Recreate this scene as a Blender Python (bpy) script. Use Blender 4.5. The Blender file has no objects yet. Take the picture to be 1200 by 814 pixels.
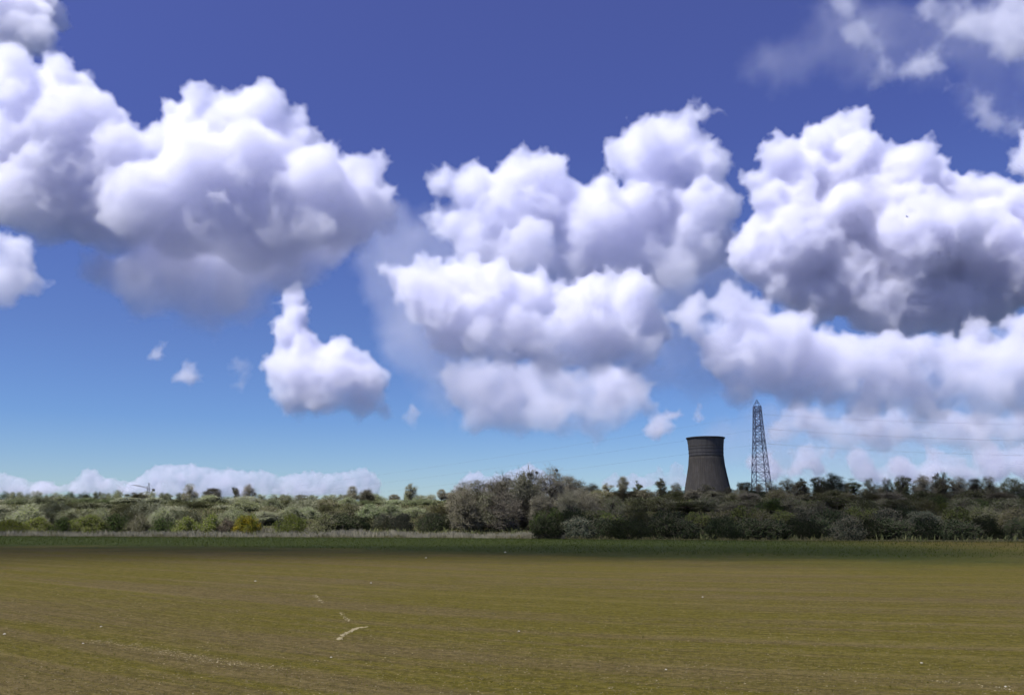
import bpy, bmesh, math, random
import numpy as np
from mathutils import Vector, noise as mnoise

S = bpy.context.scene
COL = S.collection
PI = math.pi

# ------------------------------------------------------------------ camera
F = 1039.0                      # focal length in pixels of the 1200 px wide photograph
TILT = math.atan(205 / F)       # the horizon lies 205 px below the centre
EYE = Vector((0, 0, 4.0))
cam = bpy.data.cameras.new('camera')
cam_ob = bpy.data.objects.new('camera', cam)
COL.objects.link(cam_ob)
cam_ob.location = EYE
cam_ob.rotation_euler = (PI / 2 + TILT, 0, 0)
cam.sensor_width = 36
cam.lens = 36 * F / 1200
cam.clip_start = 0.5
cam.clip_end = 150000
S.camera = cam_ob


def at(px, py, Y):
    """the point of the place seen at pixel (px, py), Y metres ahead"""
    x = (px - 600) / F
    u = (407 - py) / F
    r = Vector((x, math.cos(TILT) - u * math.sin(TILT), math.sin(TILT) + u * math.cos(TILT)))
    return EYE + r * (Y / r.y)


def xof(px, Y):
    return at(px, 612, Y).x


def zof(py, Y):
    return at(600, py, Y).z


# ------------------------------------------------------------------ tagging helpers
def tag(o, label=None, cat=None, group=None, kind=None):
    if label: o['label'] = label
    if cat: o['category'] = cat
    if group: o['group'] = group
    if kind: o['kind'] = kind
    return o


def link(name, me, parent=None):
    o = bpy.data.objects.new(name, me)
    COL.objects.link(o)
    if parent: o.parent = parent
    return o


def empty(name, loc):
    o = bpy.data.objects.new(name, None)
    o.empty_display_size = 0.5
    o.location = loc
    COL.objects.link(o)
    return o


def mesh_np(name, V, faces, mats=(), mi=None, smooth=False):
    me = bpy.data.meshes.new(name)
    me.from_pydata([tuple(map(float, v)) for v in V], [], [tuple(map(int, f)) for f in faces])
    for m in mats: me.materials.append(m)
    if mi is not None: me.polygons.foreach_set('material_index', np.asarray(mi, dtype=np.int32))
    if smooth: me.polygons.foreach_set('use_smooth', np.ones(len(me.polygons), dtype=bool))
    me.update()
    return me


# ------------------------------------------------------------------ light
SUN_EL, SUN_AZ = math.radians(57), math.radians(236)
w = bpy.data.worlds.new('World')
S.world = w
w.use_nodes = True
nt = w.node_tree
bg = nt.nodes['Background']
sky = nt.nodes.new('ShaderNodeTexSky')
sky.sky_type = 'NISHITA'
sky.sun_disc = False
sky.sun_elevation = SUN_EL
sky.sun_rotation = SUN_AZ
sky.altitude = 0
sky.air_density = 1.0
sky.dust_density = 0.2
sky.ozone_density = 4.0
# the clear air of that day: violet blue overhead, cyan blue low down
geo = nt.nodes.new('ShaderNodeTexCoord')
sep = nt.nodes.new('ShaderNodeSeparateXYZ')
nt.links.new(geo.outputs['Generated'], sep.inputs[0])
air = nt.nodes.new('ShaderNodeValToRGB')
nt.links.new(sep.outputs[2], air.inputs[0])
AIR = [(0.0, (0.80, 0.96, 1.16)), (0.055, (0.70, 0.85, 1.13)), (0.11, (0.57, 0.74, 1.12)), (0.20, (0.60, 0.67, 1.05)), (0.40, (0.66, 0.59, 1.08)), (0.55, (0.80, 0.65, 1.15))]
el = air.color_ramp.elements
while len(el) < len(AIR): el.new(0.5)
for e_, (p_, c_) in zip(el, AIR):
    e_.position = p_; e_.color = (*c_, 1)
tint = nt.nodes.new('ShaderNodeMix')
tint.data_type = 'RGBA'
tint.blend_type = 'MULTIPLY'
tint.inputs[0].default_value = 1.0
nt.links.new(sky.outputs[0], tint.inputs[6])
nt.links.new(air.outputs[0], tint.inputs[7])
nt.links.new(tint.outputs[2], bg.inputs[0])
bg.inputs[1].default_value = 0.0658
sun = bpy.data.lights.new('sun', 'SUN')
sun.energy = 5.0
sun.angle = math.radians(0.5)
sun.color = (1.0, 0.98, 0.975)
sun_ob = bpy.data.objects.new('sun', sun)
COL.objects.link(sun_ob)
SUN = Vector((math.sin(SUN_AZ) * math.cos(SUN_EL), math.cos(SUN_AZ) * math.cos(SUN_EL), math.sin(SUN_EL)))
sun_ob.rotation_euler = SUN.to_track_quat('Z', 'Y').to_euler()


# ------------------------------------------------------------------ node helper
class NT:
    def __init__(s, name):
        s.m = bpy.data.materials.new(name)
        s.m.use_nodes = True
        s.t = s.m.node_tree
        s.t.nodes.clear()
        s.out = s.n('OutputMaterial')

    def n(s, typ, **kw):
        q = s.t.nodes.new('ShaderNode' + typ)
        for k, v in kw.items(): setattr(q, k, v)
        return q

    def put(s, sock, v):
        if isinstance(v, bpy.types.NodeSocket): s.t.links.new(v, sock)
        elif v is not None: sock.default_value = v

    def math(s, op, a, b=None, c=None, clamp=False):
        q = s.n('Math', operation=op, use_clamp=clamp)
        s.put(q.inputs[0], a); s.put(q.inputs[1], b); s.put(q.inputs[2], c)
        return q.outputs[0]

    def mix(s, f, a, b, blend='MIX'):
        q = s.n('Mix', data_type='RGBA', blend_type=blend)
        s.put(q.inputs[0], f); s.put(q.inputs[6], a); s.put(q.inputs[7], b)
        return q.outputs[2]

    def obj(s):
        return s.n('TexCoord').outputs['Object']

    def mapping(s, v, rot=(0, 0, 0), scale=(1, 1, 1), loc=(0, 0, 0)):
        q = s.n('Mapping')
        s.put(q.inputs['Vector'], v)
        q.inputs['Location'].default_value = loc
        q.inputs['Rotation'].default_value = rot
        q.inputs['Scale'].default_value = scale
        return q.outputs[0]

    def noise(s, v, scale, detail=4, rough=0.55, dist=0):
        q = s.n('TexNoise')
        s.put(q.inputs['Vector'], v)
        q.inputs['Scale'].default_value = scale
        q.inputs['Detail'].default_value = detail
        q.inputs['Roughness'].default_value = rough
        q.inputs['Distortion'].default_value = dist
        return q.outputs['Fac']

    def ramp(s, f, stops):
        q = s.n('ValToRGB')
        s.put(q.inputs[0], f)
        e = q.color_ramp.elements
        while len(e) < len(stops): e.new(0.5)
        for i, (p, c) in enumerate(stops):
            e[i].position = p
            e[i].color = c if len(c) == 4 else (*c, 1)
        return q.outputs[0]

    def step(s, f, a, b):
        q = s.n('MapRange', interpolation_type='SMOOTHSTEP')
        s.put(q.inputs[0], f)
        q.inputs[1].default_value = a
        q.inputs[2].default_value = b
        return q.outputs[0]

    def bsdf(s, col, rough=0.9, normal=None, spec=0.15, metal=0):
        q = s.n('BsdfPrincipled')
        s.put(q.inputs['Base Color'], col if isinstance(col, bpy.types.NodeSocket) else (*col, 1))
        s.put(q.inputs['Roughness'], rough)
        q.inputs['Specular IOR Level'].default_value = spec
        q.inputs['Metallic'].default_value = metal
        if normal: s.put(q.inputs['Normal'], normal)
        s.t.links.new(q.outputs[0], s.out.inputs['Surface'])
        return q

    def bump(s, h, strength, dist):
        q = s.n('Bump')
        q.inputs['Strength'].default_value = strength
        q.inputs['Distance'].default_value = dist
        s.put(q.inputs['Height'], h)
        return q.outputs[0]


def plain(name, col, rough=0.9, var=0.0, hue=0.0, spec=0.1, metal=0.0):
    """one colour, varied a little from one object to the next"""
    m = NT(name)
    c = col
    if var:
        r = m.n('ObjectInfo').outputs['Random']
        h = m.n('HueSaturation')
        h.inputs['Color'].default_value = (*col, 1)
        m.put(h.inputs['Value'], m.math('MULTIPLY_ADD', r, 2 * var, 1 - var))
        m.put(h.inputs['Hue'], m.math('MULTIPLY_ADD', m.math('FRACT', m.math('MULTIPLY', r, 7.3)), 2 * hue, 0.5 - hue))
        c = h.outputs[0]
    m.bsdf(c, rough, spec=spec, metal=metal)
    return m.m


def leafy(name, col, col2, var=0.25, hue=0.02):
    """foliage: diffuse and a little translucent, mottled through the crown, varied per plant"""
    m = NT(name)
    r = m.n('ObjectInfo').outputs['Random']
    nz = m.noise(m.obj(), 0.6, 3)
    base = m.mix(m.step(nz, 0.38, 0.62), (*col, 1), (*col2, 1))
    h = m.n('HueSaturation')
    m.put(h.inputs['Color'], base)
    m.put(h.inputs['Value'], m.math('MULTIPLY_ADD', r, 2 * var, 1 - var))
    m.put(h.inputs['Hue'], m.math('MULTIPLY_ADD', m.math('FRACT', m.math('MULTIPLY', r, 7.3)), 2 * hue, 0.5 - hue))
    d = m.n('BsdfDiffuse'); t = m.n('BsdfTranslucent'); mx = m.n('MixShader')
    m.put(d.inputs['Color'], h.outputs[0]); m.put(t.inputs['Color'], h.outputs[0])
    mx.inputs[0].default_value = 0.3
    m.t.links.new(d.outputs[0], mx.inputs[1]); m.t.links.new(t.outputs[0], mx.inputs[2])
    m.t.links.new(mx.outputs[0], m.out.inputs['Surface'])
    return m.m


# ------------------------------------------------------------------ terrain
def edge(x):
    """distance ahead of the far edge of the field"""
    x = np.asarray(x, float)
    return 196 + 66 / (1 + np.exp((x + 5) / 26)) + 3 * np.sin(x / 37)


def sstep(t):
    t = np.clip(t, 0, 1)
    return t * t * (3 - 2 * t)


def ground_z(x, y):
    x = np.asarray(x, float); y = np.asarray(y, float)
    hill = 15.0 * sstep((y - edge(x) - 18) / 235)
    hill = hill * (1 + 0.03 * np.sin(x / 90 + 1) + 0.02 * np.sin(x / 37))
    far = -60 * sstep((y - 1500) / 6000)
    roll = 0.10 * np.sin(x / 23 + y / 31) * sstep((y - 40) / 60)
    return hill + far + roll


def gz(x, y):
    return float(ground_z(x, y))


def row(x, y):
    """which drill row a spot lies in: the rows curve gently across the field"""
    return y + .5 * x - 3 * (np.abs(x) / 10 + np.log1p(np.exp(-2 * np.abs(x) / 10)))


def make_ground():
    ys = np.concatenate([np.array([-4000., -800, -150, -30]), np.geomspace(8, 190, 150), np.arange(193, 560, 4.),
                         np.geomspace(565, 90000, 40)])
    us = np.linspace(-1, 1, 241)
    us = np.sign(us) * (0.05 * np.abs(us) + 0.25 * np.abs(us) ** 3 + 0.70 * np.abs(us) ** 7)
    V = []
    for y in ys:
        half = max(600.0, 1.5 * abs(y))
        x = us * half
        z = ground_z(x, np.full_like(x, y))
        V.append(np.stack([x, np.full_like(x, y), z], 1))
    n = len(us)
    V = np.concatenate(V)
    r, c = np.meshgrid(np.arange(len(ys) - 1), np.arange(n - 1), indexing='ij')
    a = (r * n + c).ravel()
    return V, np.stack([a, a + 1, a + n + 1, a + n], 1)


def field_material():
    m = NT('soil_and_seedlings')
    o = m.obj()
    rw = m.n('Attribute', attribute_name='row').outputs['Vector']
    along = m.mapping(rw, scale=(0.035, 1, 1))
    wide = m.noise(along, 0.22, 4, 0.6)
    rows = m.noise(m.mapping(rw, scale=(0.05, 1, 1), loc=(3, 7, 0)), 0.7, 4, 0.6)
    patch = m.noise(o, 0.035, 4, 0.6)
    fine = m.noise(o, 5.0, 5, 0.75)
    grit = m.noise(o, 22.0, 3, 0.7)
    grain = m.noise(m.mapping(rw, scale=(.35, 1, 1)), 2.4, 6, 0.85)
    soil = m.mix(m.step(fine, 0.35, 0.68), (0.0533, 0.0404, 0.0138, 1), (0.1111, 0.0848, 0.0324, 1))
    green = m.mix(m.step(fine, 0.4, 0.62), (0.0525, 0.0452, 0.0059, 1), (0.0948, 0.0793, 0.0118, 1))
    cover = m.math('ADD', m.math('MULTIPLY', wide, 0.55), m.math('MULTIPLY', rows, 0.45))
    cover = m.math('ADD', cover, m.math('MULTIPLY', m.math('SUBTRACT', patch, 0.5), 0.5))
    col = m.mix(m.step(cover, 0.40, 0.56), soil, green)
    # bands where last year's pale straw was left on the surface
    band = m.noise(m.mapping(rw, scale=(0.07, 1, 1), loc=(40, 3, 0)), 0.42, 3, 0.6)
    pale = m.math('MULTIPLY', m.step(band, 0.52, 0.66), m.step(grit, 0.46, 0.66))
    col = m.mix(m.math('MULTIPLY', pale, 0.62), col, (0.1777, 0.1402, 0.0614, 1))
    speck = m.math('MULTIPLY', m.step(grit, 0.64, 0.74), 0.55)
    col = m.mix(speck, col, (0.1704, 0.1368, 0.0590, 1))
    dark = m.math('MULTIPLY', m.step(grit, 0.42, 0.30), 0.55)
    col = m.mix(dark, col, (0.0237, 0.0185, 0.0054, 1))
    col = m.mix(m.math('MULTIPLY', m.step(grain, 0.50, 0.36), 0.55), col, (0.0340, 0.0273, 0.0069, 1))
    col = m.mix(m.math('MULTIPLY', m.step(grain, 0.52, 0.64), 0.55), col, (0.1370, 0.1061, 0.0432, 1))
    # furrow lines left by the drill
    fur = m.noise(m.mapping(rw, scale=(0.02, 1, 1), loc=(9, 1, 0)), 2.6, 2, 0.5)
    col = m.mix(m.math('MULTIPLY', m.step(fur, 0.56, 0.72), 0.20), col, (0.0325, 0.0259, 0.0069, 1))
    # beyond the sown ground: a green headland, then leaf litter under the scrub
    e = m.n('Attribute', attribute_name='beyond_edge').outputs['Fac']
    wob = m.math('MULTIPLY', m.math('SUBTRACT', m.noise(o, 0.05, 5, 0.65), 0.5), 80)
    ew = m.math('ADD', e, wob)
    headland = m.mix(m.step(m.noise(o, 0.9, 4, 0.7), 0.35, 0.65), (0.0165, 0.0235, 0.0048, 1), (0.0329, 0.0405, 0.0087, 1))
    brown = m.mix(m.step(m.noise(o, 0.5, 4, 0.7), 0.35, 0.65), (0.0355, 0.0287, 0.0069, 1), (0.0593, 0.0452, 0.0128, 1))
    col = m.mix(m.step(ew, -150, -100), col, m.mix(m.step(cover, 0.3, 0.62), brown, col))
    g = m.n('Attribute', attribute_name='headland').outputs['Fac']
    col = m.mix(m.math('MULTIPLY', m.step(ew, -138, -84), g), col, headland)
    litter = m.mix(m.step(m.noise(o, 0.35, 5, 0.7), 0.35, 0.65), (0.0247, 0.0243, 0.0111, 1), (0.0699, 0.0648, 0.0277, 1))
    col = m.mix(m.step(e, -2, 4), col, litter)
    col = m.mix(m.step(e, 420, 900), col, (0.0214, 0.0292, 0.0317, 1))  # unseen land past the ridge, coloured dark blue to cool the bounce under the clouds
    h = m.math('ADD', m.math('MULTIPLY', fine, 0.10), m.math('MULTIPLY', grit, 0.035))
    h = m.math('ADD', h, m.math('MULTIPLY', fur, 0.10))
    h = m.math('ADD', h, m.math('MULTIPLY', rows, 0.22))
    m.bsdf(col, 0.95, m.bump(h, 0.8, 1.0), spec=0.05)
    return m.m


gv, gf = make_ground()
gme = mesh_np('ground', gv, gf, [field_material()], smooth=True)
at_e = gme.attributes.new('beyond_edge', 'FLOAT', 'POINT')
at_e.data.foreach_set('value', (gv[:, 1] - edge(gv[:, 0])).astype(np.float32))
rowv = np.stack([gv[:, 0], row(gv[:, 0], gv[:, 1]), np.zeros(len(gv))], 1)
at_r = gme.attributes.new('row', 'FLOAT_VECTOR', 'POINT')
at_r.data.foreach_set('vector', rowv.astype(np.float32).ravel())
at_h = gme.attributes.new('headland', 'FLOAT', 'POINT')
at_h.data.foreach_set('value', (1 - sstep((gv[:, 0] - 45) / 50)).astype(np.float32))
tag(link('ground', gme), kind='structure')

# ------------------------------------------------------------------ clouds: real drops of water in the air, lit by the sun and the sky
ICO = {}
for s_ in (1, 2):
    b_ = bmesh.new()
    bmesh.ops.create_icosphere(b_, subdivisions=s_, radius=1)
    b_.verts.ensure_lookup_table()
    ICO[s_] = (np.array([v.co[:] for v in b_.verts]), np.array([[v.index for v in f.verts] for f in b_.faces]))
    b_.free()
N_CLOUD = [0]
_c = NT('clear_air')                # the boundary of a cloud is nothing but air
_c.t.links.new(_c.n('BsdfTransparent').outputs[0], _c.out.inputs['Surface'])
CLEAR = _c.m


def cloud(label, puffs, D, mfp=13, band=8, vox=1.6, depth=0.9, n1=16, n2=8, bumps=1.0, base=None, soft=0.2, thin=1.0,
          group=None, ground=None, under=None, fray=.88, calm=None):
    """a cloud grown from puffs (px, py, radius px) D metres ahead; mfp: how far light gets in, in px at that distance"""
    N_CLOUD[0] += 1
    rnd = random.Random(100 + N_CLOUD[0])
    k = D / F
    pts = []
    if ground is None:
        for px, py, r in puffs:
            if under and py > under:        # the flat underside keeps one height, so lower in the picture means farther
                D2 = D * (612 - under) / (612 - py)
                pts.append((at(px, py, D2) + Vector((0, rnd.uniform(-depth, depth) * r * k * .6, 0)), (r * 1.2 + band * .42) * D2 / F))
                continue
            pts.append((at(px, py, D) + Vector((0, rnd.uniform(-depth, depth) * r * k, 0)), (r * 1.2 + band * .42) * k))
    else:
        pts = [(Vector(c), r) for c, r in ground]
    org = sum((p for p, r in pts), Vector()) / len(pts)
    V, FA, o = [], [], 0

    def ball(c, R, s, flat=1.0):
        nonlocal o
        v, f = ICO[s]
        V.append(v * (R, R, R * flat) + np.array(c - org)); FA.append(f + o); o += len(v)
    for pi, (c, R) in enumerate(pts):
        low = under and ground is None and puffs[pi][1] > under
        ball(c, R, 2, .42 if low else 1)
        for i in range(0 if low else n1 // 4 if calm and ground is None and puffs[pi][1] > calm else n1):
            v = Vector((rnd.gauss(0, 1), rnd.gauss(0, 1), rnd.gauss(0.5, 1))).normalized()
            r1 = R * rnd.uniform(.16, .5)
            c1 = c + v * (R * rnd.uniform(.72, .95))
            ball(c1, r1, 2)
            for j in range(n2):
                v2 = (v + Vector((rnd.gauss(0, 1), rnd.gauss(0, 1), rnd.gauss(0, 1))) * .8).normalized()
                ball(c1 + v2 * r1 * .85, r1 * rnd.uniform(.25, .45), 1)
    V = np.concatenate(V); FA = np.concatenate(FA)
    me = mesh_np('cloud', V, FA)
    ob = link('cloud', me)
    ob.location = org
    md = ob.modifiers.new('merge', 'REMESH'); md.mode = 'VOXEL'; md.voxel_size = vox * k
    for i, (sc, st) in enumerate(((40, 22), (14, 15), (6, 8))):
        t = bpy.data.textures.new('billows', 'CLOUDS'); t.noise_scale = sc * k; t.noise_depth = 3
        md = ob.modifiers.new('billow', 'DISPLACE'); md.texture = t; md.strength = st * k * bumps
        md.mid_level = .5; md.texture_coords = 'LOCAL'
    m = NT('cloud_droplets')
    vs = m.n('VolumePrincipled')
    vs.inputs['Density Attribute'].default_value = ''
    vs.inputs['Color'].default_value = (0.944, 0.945, 1.0, 1)
    vs.inputs['Anisotropy'].default_value = 0.35
    den = m.n('Attribute', attribute_name='density').outputs['Fac']
    # the edges fray into shreds
    nz = m.n('TexNoise')
    m.put(nz.inputs['Vector'], m.obj()); nz.inputs['Scale'].default_value = 1 / (7.5 * k)
    nz.inputs['Detail'].default_value = 3; nz.inputs['Roughness'].default_value = .65
    den = m.math('MULTIPLY', m.math('SUBTRACT', m.math('MULTIPLY', den, 1.55), m.math('MULTIPLY', nz.outputs['Fac'], fray)), 1.25, clamp=True)
    if base is not None:            # the underside is thinner and frays
        zb = at(600, base, D).z
        zz = m.n('SeparateXYZ'); m.put(zz.inputs[0], m.n('NewGeometry').outputs['Position'])
        fade = m.n('MapRange'); m.put(fade.inputs[0], zz.outputs[2])
        fade.inputs[1].default_value = zb; fade.inputs[2].default_value = zb + 110 * k
        fade.inputs[3].default_value = soft; fade.inputs[4].default_value = 1
        den = m.math('MULTIPLY', den, fade.outputs[0])
    m.put(vs.inputs['Density'], m.math('MULTIPLY', den, thin / (mfp * k)))
    m.t.links.new(vs.outputs[0], m.out.inputs['Volume'])
    me.materials.append(CLEAR)
    ng = bpy.data.node_groups.new('fill_with_droplets', 'GeometryNodeTree')
    ng.interface.new_socket('Geometry', in_out='INPUT', socket_type='NodeSocketGeometry')
    ng.interface.new_socket('Geometry', in_out='OUTPUT', socket_type='NodeSocketGeometry')
    gi = ng.nodes.new('NodeGroupInput'); go = ng.nodes.new('NodeGroupOutput')
    mv = ng.nodes.new('GeometryNodeMeshToVolume'); sm = ng.nodes.new('GeometryNodeSetMaterial')
    sm.inputs['Material'].default_value = m.m
    mv.resolution_mode = 'VOXEL_SIZE'
    mv.inputs['Voxel Size'].default_value = vox * k
    mv.inputs['Density'].default_value = 1
    mv.inputs['Interior Band Width'].default_value = band * k
    jn = ng.nodes.new('GeometryNodeJoinGeometry'); sk = ng.nodes.new('GeometryNodeSetMaterial')
    sk.inputs['Material'].default_value = CLEAR
    ng.links.new(gi.outputs[0], mv.inputs[0]); ng.links.new(mv.outputs[0], sm.inputs[0])
    ng.links.new(gi.outputs[0], sk.inputs[0])
    ng.links.new(sm.outputs[0], jn.inputs[0]); ng.links.new(sk.outputs[0], jn.inputs[0])
    ng.links.new(jn.outputs[0], go.inputs[0])
    md = ob.modifiers.new('droplets', 'NODES'); md.node_group = ng
    tag(ob, label, 'cloud', group, 'thing')
    return ob


cloud('cloud cut by the top left corner of the sky', [(5, 25, 46), (45, 48, 24), (52, 62, 12), (-10, -25, 50)], 6500, base=80)
cloud('broad white cumulus with two rounded heads, filling the upper left sky',
      [(25, 120, 38), (72, 116, 36), (108, 142, 32), (5, 180, 55), (75, 190, 55), (140, 190, 42), (178, 168, 22), (-40, 200, 60),
       (236, 122, 17), (215, 148, 24), (300, 124, 27), (270, 152, 34), (326, 158, 32), (350, 190, 30), (300, 200, 48), (240, 205, 44),
       (372, 215, 36), (416, 208, 30), (436, 240, 24), (400, 255, 38), (335, 262, 42), (255, 255, 46), (175, 245, 46), (100, 240, 44), (40, 240, 38), (130, 262, 34), (210, 268, 36), (290, 285, 34), (70, 262, 30), (370, 272, 30)],
      4300, base=322, mfp=16, calm=250)
cloud('soft lavender cloud hanging under the broad left cumulus',
      [(140, 322, 24), (175, 318, 30), (215, 335, 32), (255, 340, 30), (290, 325, 30), (325, 310, 28), (270, 300, 30), (225, 300, 30), (380, 290, 26), (165, 345, 24), (235, 362, 24), (285, 358, 26), (345, 325, 26), (118, 318, 18), (200, 290, 34), (330, 285, 30), (400, 275, 22)],
      4700, mfp=20, band=16, base=378, bumps=0.9, fray=.5)
cloud('small cloud at the left edge under the broad cumulus', [(12, 305, 22), (30, 332, 16), (-10, 330, 30), (2, 285, 14)], 3500, mfp=14, base=360)
cloud('lone upright cumulus low in the left half, flat grey base',
      [(338, 348, 14), (342, 370, 14), (334, 388, 16), (338, 406, 19), (352, 400, 14), (330, 430, 20), (362, 425, 26), (400, 436, 28), (428, 450, 22), (345, 462, 24), (382, 466, 24), (420, 470, 18), (452, 482, 9), (484, 488, 11)],
      6200, mfp=8, band=8, base=492)
cloud('bigger of two little round cloudlets low in the left sky', [(218, 434, 10), (228, 441, 10)], 6500, mfp=16, band=9)
cloud('smaller of two little round cloudlets low in the left sky', [(188, 412, 7), (196, 415, 4)], 6500, mfp=22, band=7)
cloud('faint mauve wisp left of the lone upright cumulus', [(278, 425, 9), (292, 432, 10), (284, 450, 8)], 6600, mfp=60, band=9)
cloud('tall central cumulus mass with ragged tops between the left and right giants',
      [(518, 214, 16), (555, 224, 28), (610, 212, 28), (640, 203, 20), (598, 250, 40), (660, 235, 32), (700, 258, 40), (762, 180, 34), (732, 184, 22),
       (800, 178, 32), (828, 200, 24), (770, 235, 44), (828, 248, 32), (690, 295, 42), (758, 298, 40), (815, 290, 32), (555, 270, 30), (615, 300, 32), (560, 300, 24), (520, 258, 18), (650, 322, 26), (725, 322, 26), (790, 320, 24), (845, 285, 22), (850, 230, 16), (590, 290, 30)],
      6100, base=340)
cloud('thin blue grey veil at the left end of the central clouds', [(480, 290, 34), (462, 325, 36), (490, 360, 40), (490, 400, 40), (520, 430, 36), (560, 440, 34), (455, 270, 30), (520, 390, 40), (520, 460, 26), (600, 430, 30), (660, 435, 30), (540, 300, 30)], 6000, vox=3, mfp=190, band=24, fray=.3, bumps=1.3)
cloud('bright billowing cumulus under the tall central mass',
      [(468, 324, 16), (490, 338, 24), (528, 332, 28), (560, 328, 24), (584, 350, 32), (640, 352, 20), (662, 362, 13), (520, 368, 28), (610, 388, 34),
       (680, 380, 36), (742, 355, 30), (722, 395, 30), (560, 395, 28), (758, 408, 18), (640, 408, 26), (530, 392, 24), (700, 415, 22), (590, 412, 22), (700, 342, 24), (612, 345, 24), (770, 385, 18), (500, 362, 22), (452, 318, 10), (740, 425, 16), (640, 425, 18)], 5600, base=450)
cloud('grey flat cloud with one bright lobe, lowest of the central stack',
      [(560, 452, 24), (615, 452, 26), (668, 462, 22), (716, 456, 28), (684, 468, 12), (596, 478, 26), (640, 486, 24), (740, 468, 18), (690, 490, 20), (558, 488, 20), (535, 462, 16), (610, 500, 14), (660, 502, 14), (720, 488, 16), (760, 480, 12), (650, 445, 18), (750, 450, 16), (590, 438, 18), (530, 440, 14)],
      7600, mfp=16, band=12, base=530)
cloud('ragged white scrap of cloud just left of the cooling tower top', [(776, 496, 12), (792, 489, 9), (770, 503, 8)], 9500, mfp=14, band=7)
cloud('speck of cloud above the cooling tower', [(822, 482, 5), (824, 490, 4)], 9500, mfp=16, band=6)
cloud('thin blue grey veil joining the central clouds to the giant right cumulus', [(800, 320, 34), (830, 340, 34), (860, 310, 30), (790, 350, 30), (770, 380, 28), (800, 410, 28), (760, 430, 26), (850, 290, 26), (820, 440, 26)], 6600, vox=3, mfp=110, band=24, fray=.3, bumps=1.3)
cloud('giant cumulus on the right with a dark blue underside',
      [(985, 150, 17), (1010, 148, 16), (960, 165, 24), (920, 184, 18), (1000, 190, 36), (942, 212, 38), (880, 214, 13), (905, 235, 24), (1050, 215, 36),
       (1080, 196, 16), (1090, 220, 25), (1120, 238, 32), (1140, 216, 14), (1165, 226, 20), (1195, 250, 30), (1000, 255, 54), (935, 285, 46), (1062, 285, 54),
       (1130, 300, 50), (1000, 325, 44), (948, 325, 36), (1050, 335, 42), (1120, 335, 42), (1190, 315, 46), (900, 275, 30), (1240, 300, 50), (890, 312, 22), (1020, 356, 36), (1070, 352, 38), (1110, 358, 36), (1160, 352, 32), (960, 352, 28), (870, 300, 20), (910, 338, 20), (1055, 378, 24), (1125, 374, 24)],
      4200, mfp=9, base=408, soft=0.4, depth=0.55, calm=300)
cloud('cloud cut by the right edge above the giant cumulus', [(1197, 190, 14), (1215, 175, 24), (1230, 210, 24)], 4400)
cloud('long low cumulus bank under the giant right cumulus',
      [(815, 358, 15), (806, 378, 15), (850, 362, 18), (870, 382, 24), (890, 360, 12), (920, 398, 28), (960, 412, 28), (1000, 420, 28), (1040, 420, 28),
       (1082, 410, 18), (850, 415, 28), (900, 432, 28), (980, 448, 24), (1060, 448, 28), (1120, 440, 24), (1170, 430, 28), (1195, 465, 24), (1200, 400, 28), (1100, 465, 24), (1030, 465, 22), (1240, 440, 30), (795, 368, 12), (880, 415, 26), (940, 455, 24), (1150, 462, 26), (870, 450, 22), (1120, 415, 22), (1150, 400, 20), (1010, 480, 18), (1080, 484, 18), (1140, 482, 18)],
      3700, mfp=15, base=505)
cloud('dim grey cloud bank behind the pylon wires', [(960, 500, 14), (1010, 496, 18), (1060, 500, 18), (1110, 502, 18), (1160, 498, 18), (1205, 500, 18), (915, 505, 14), (930, 492, 14), (985, 510, 14), (1035, 512, 14), (1090, 512, 14), (1140, 514, 14), (1190, 512, 14)],
      8500, mfp=10, band=11, base=535, fray=.45)
cloud('blue grey murk of distant cloud behind the pylon and out to the right edge', [(850, 520, 26), (890, 500, 26), (930, 520, 30), (980, 500, 30), (1030, 515, 32), (1080, 500, 32), (1130, 515, 32), (1180, 500, 32), (1230, 515, 32), (900, 548, 22), (960, 550, 24), (1020, 550, 24), (1080, 550, 24), (1140, 550, 24), (1200, 550, 26)], 10500, vox=3, mfp=170, band=20, fray=.35, bumps=1.4, n1=8, n2=3)
cloud('white puffs low between the pylon and the round dark tree', [(880, 540, 9), (900, 535, 8), (945, 536, 14), (958, 548, 12), (935, 552, 10), (973, 533, 5), (905, 550, 10)], 12000, mfp=13, band=6, vox=1.3)
cloud('row of low white puffs over the right hand trees', [(1005, 536, 9), (1012, 548, 14), (1050, 543, 12), (1065, 552, 12), (1032, 556, 10), (1104, 540, 14), (1120, 550, 14), (1090, 555, 10), (1150, 536, 10),
      (1165, 545, 16), (1190, 540, 14), (1205, 552, 14), (1140, 556, 10)], 12000, mfp=13, band=6, vox=1.3)


def bank(tops, bottom, r0, seed, step=3.2):
    """puffs heaped under a line of cloud tops"""
    r_ = random.Random(seed)
    out = []
    x = tops[0][0]
    while x < tops[-1][0]:
        t = float(np.interp(x, [p[0] for p in tops], [p[1] for p in tops]))
        r = r0 * r_.uniform(.55, 1.25)
        y = t + r + r_.uniform(-1.6, 2.2)
        out.append((x, y, r))
        while y < bottom:
            y += r0 * 1.5
            out.append((x + r_.uniform(-2, 2), min(y, bottom), r0 * r_.uniform(.9, 1.5)))
        x += step * r_.uniform(.7, 1.3)
    return out


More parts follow.
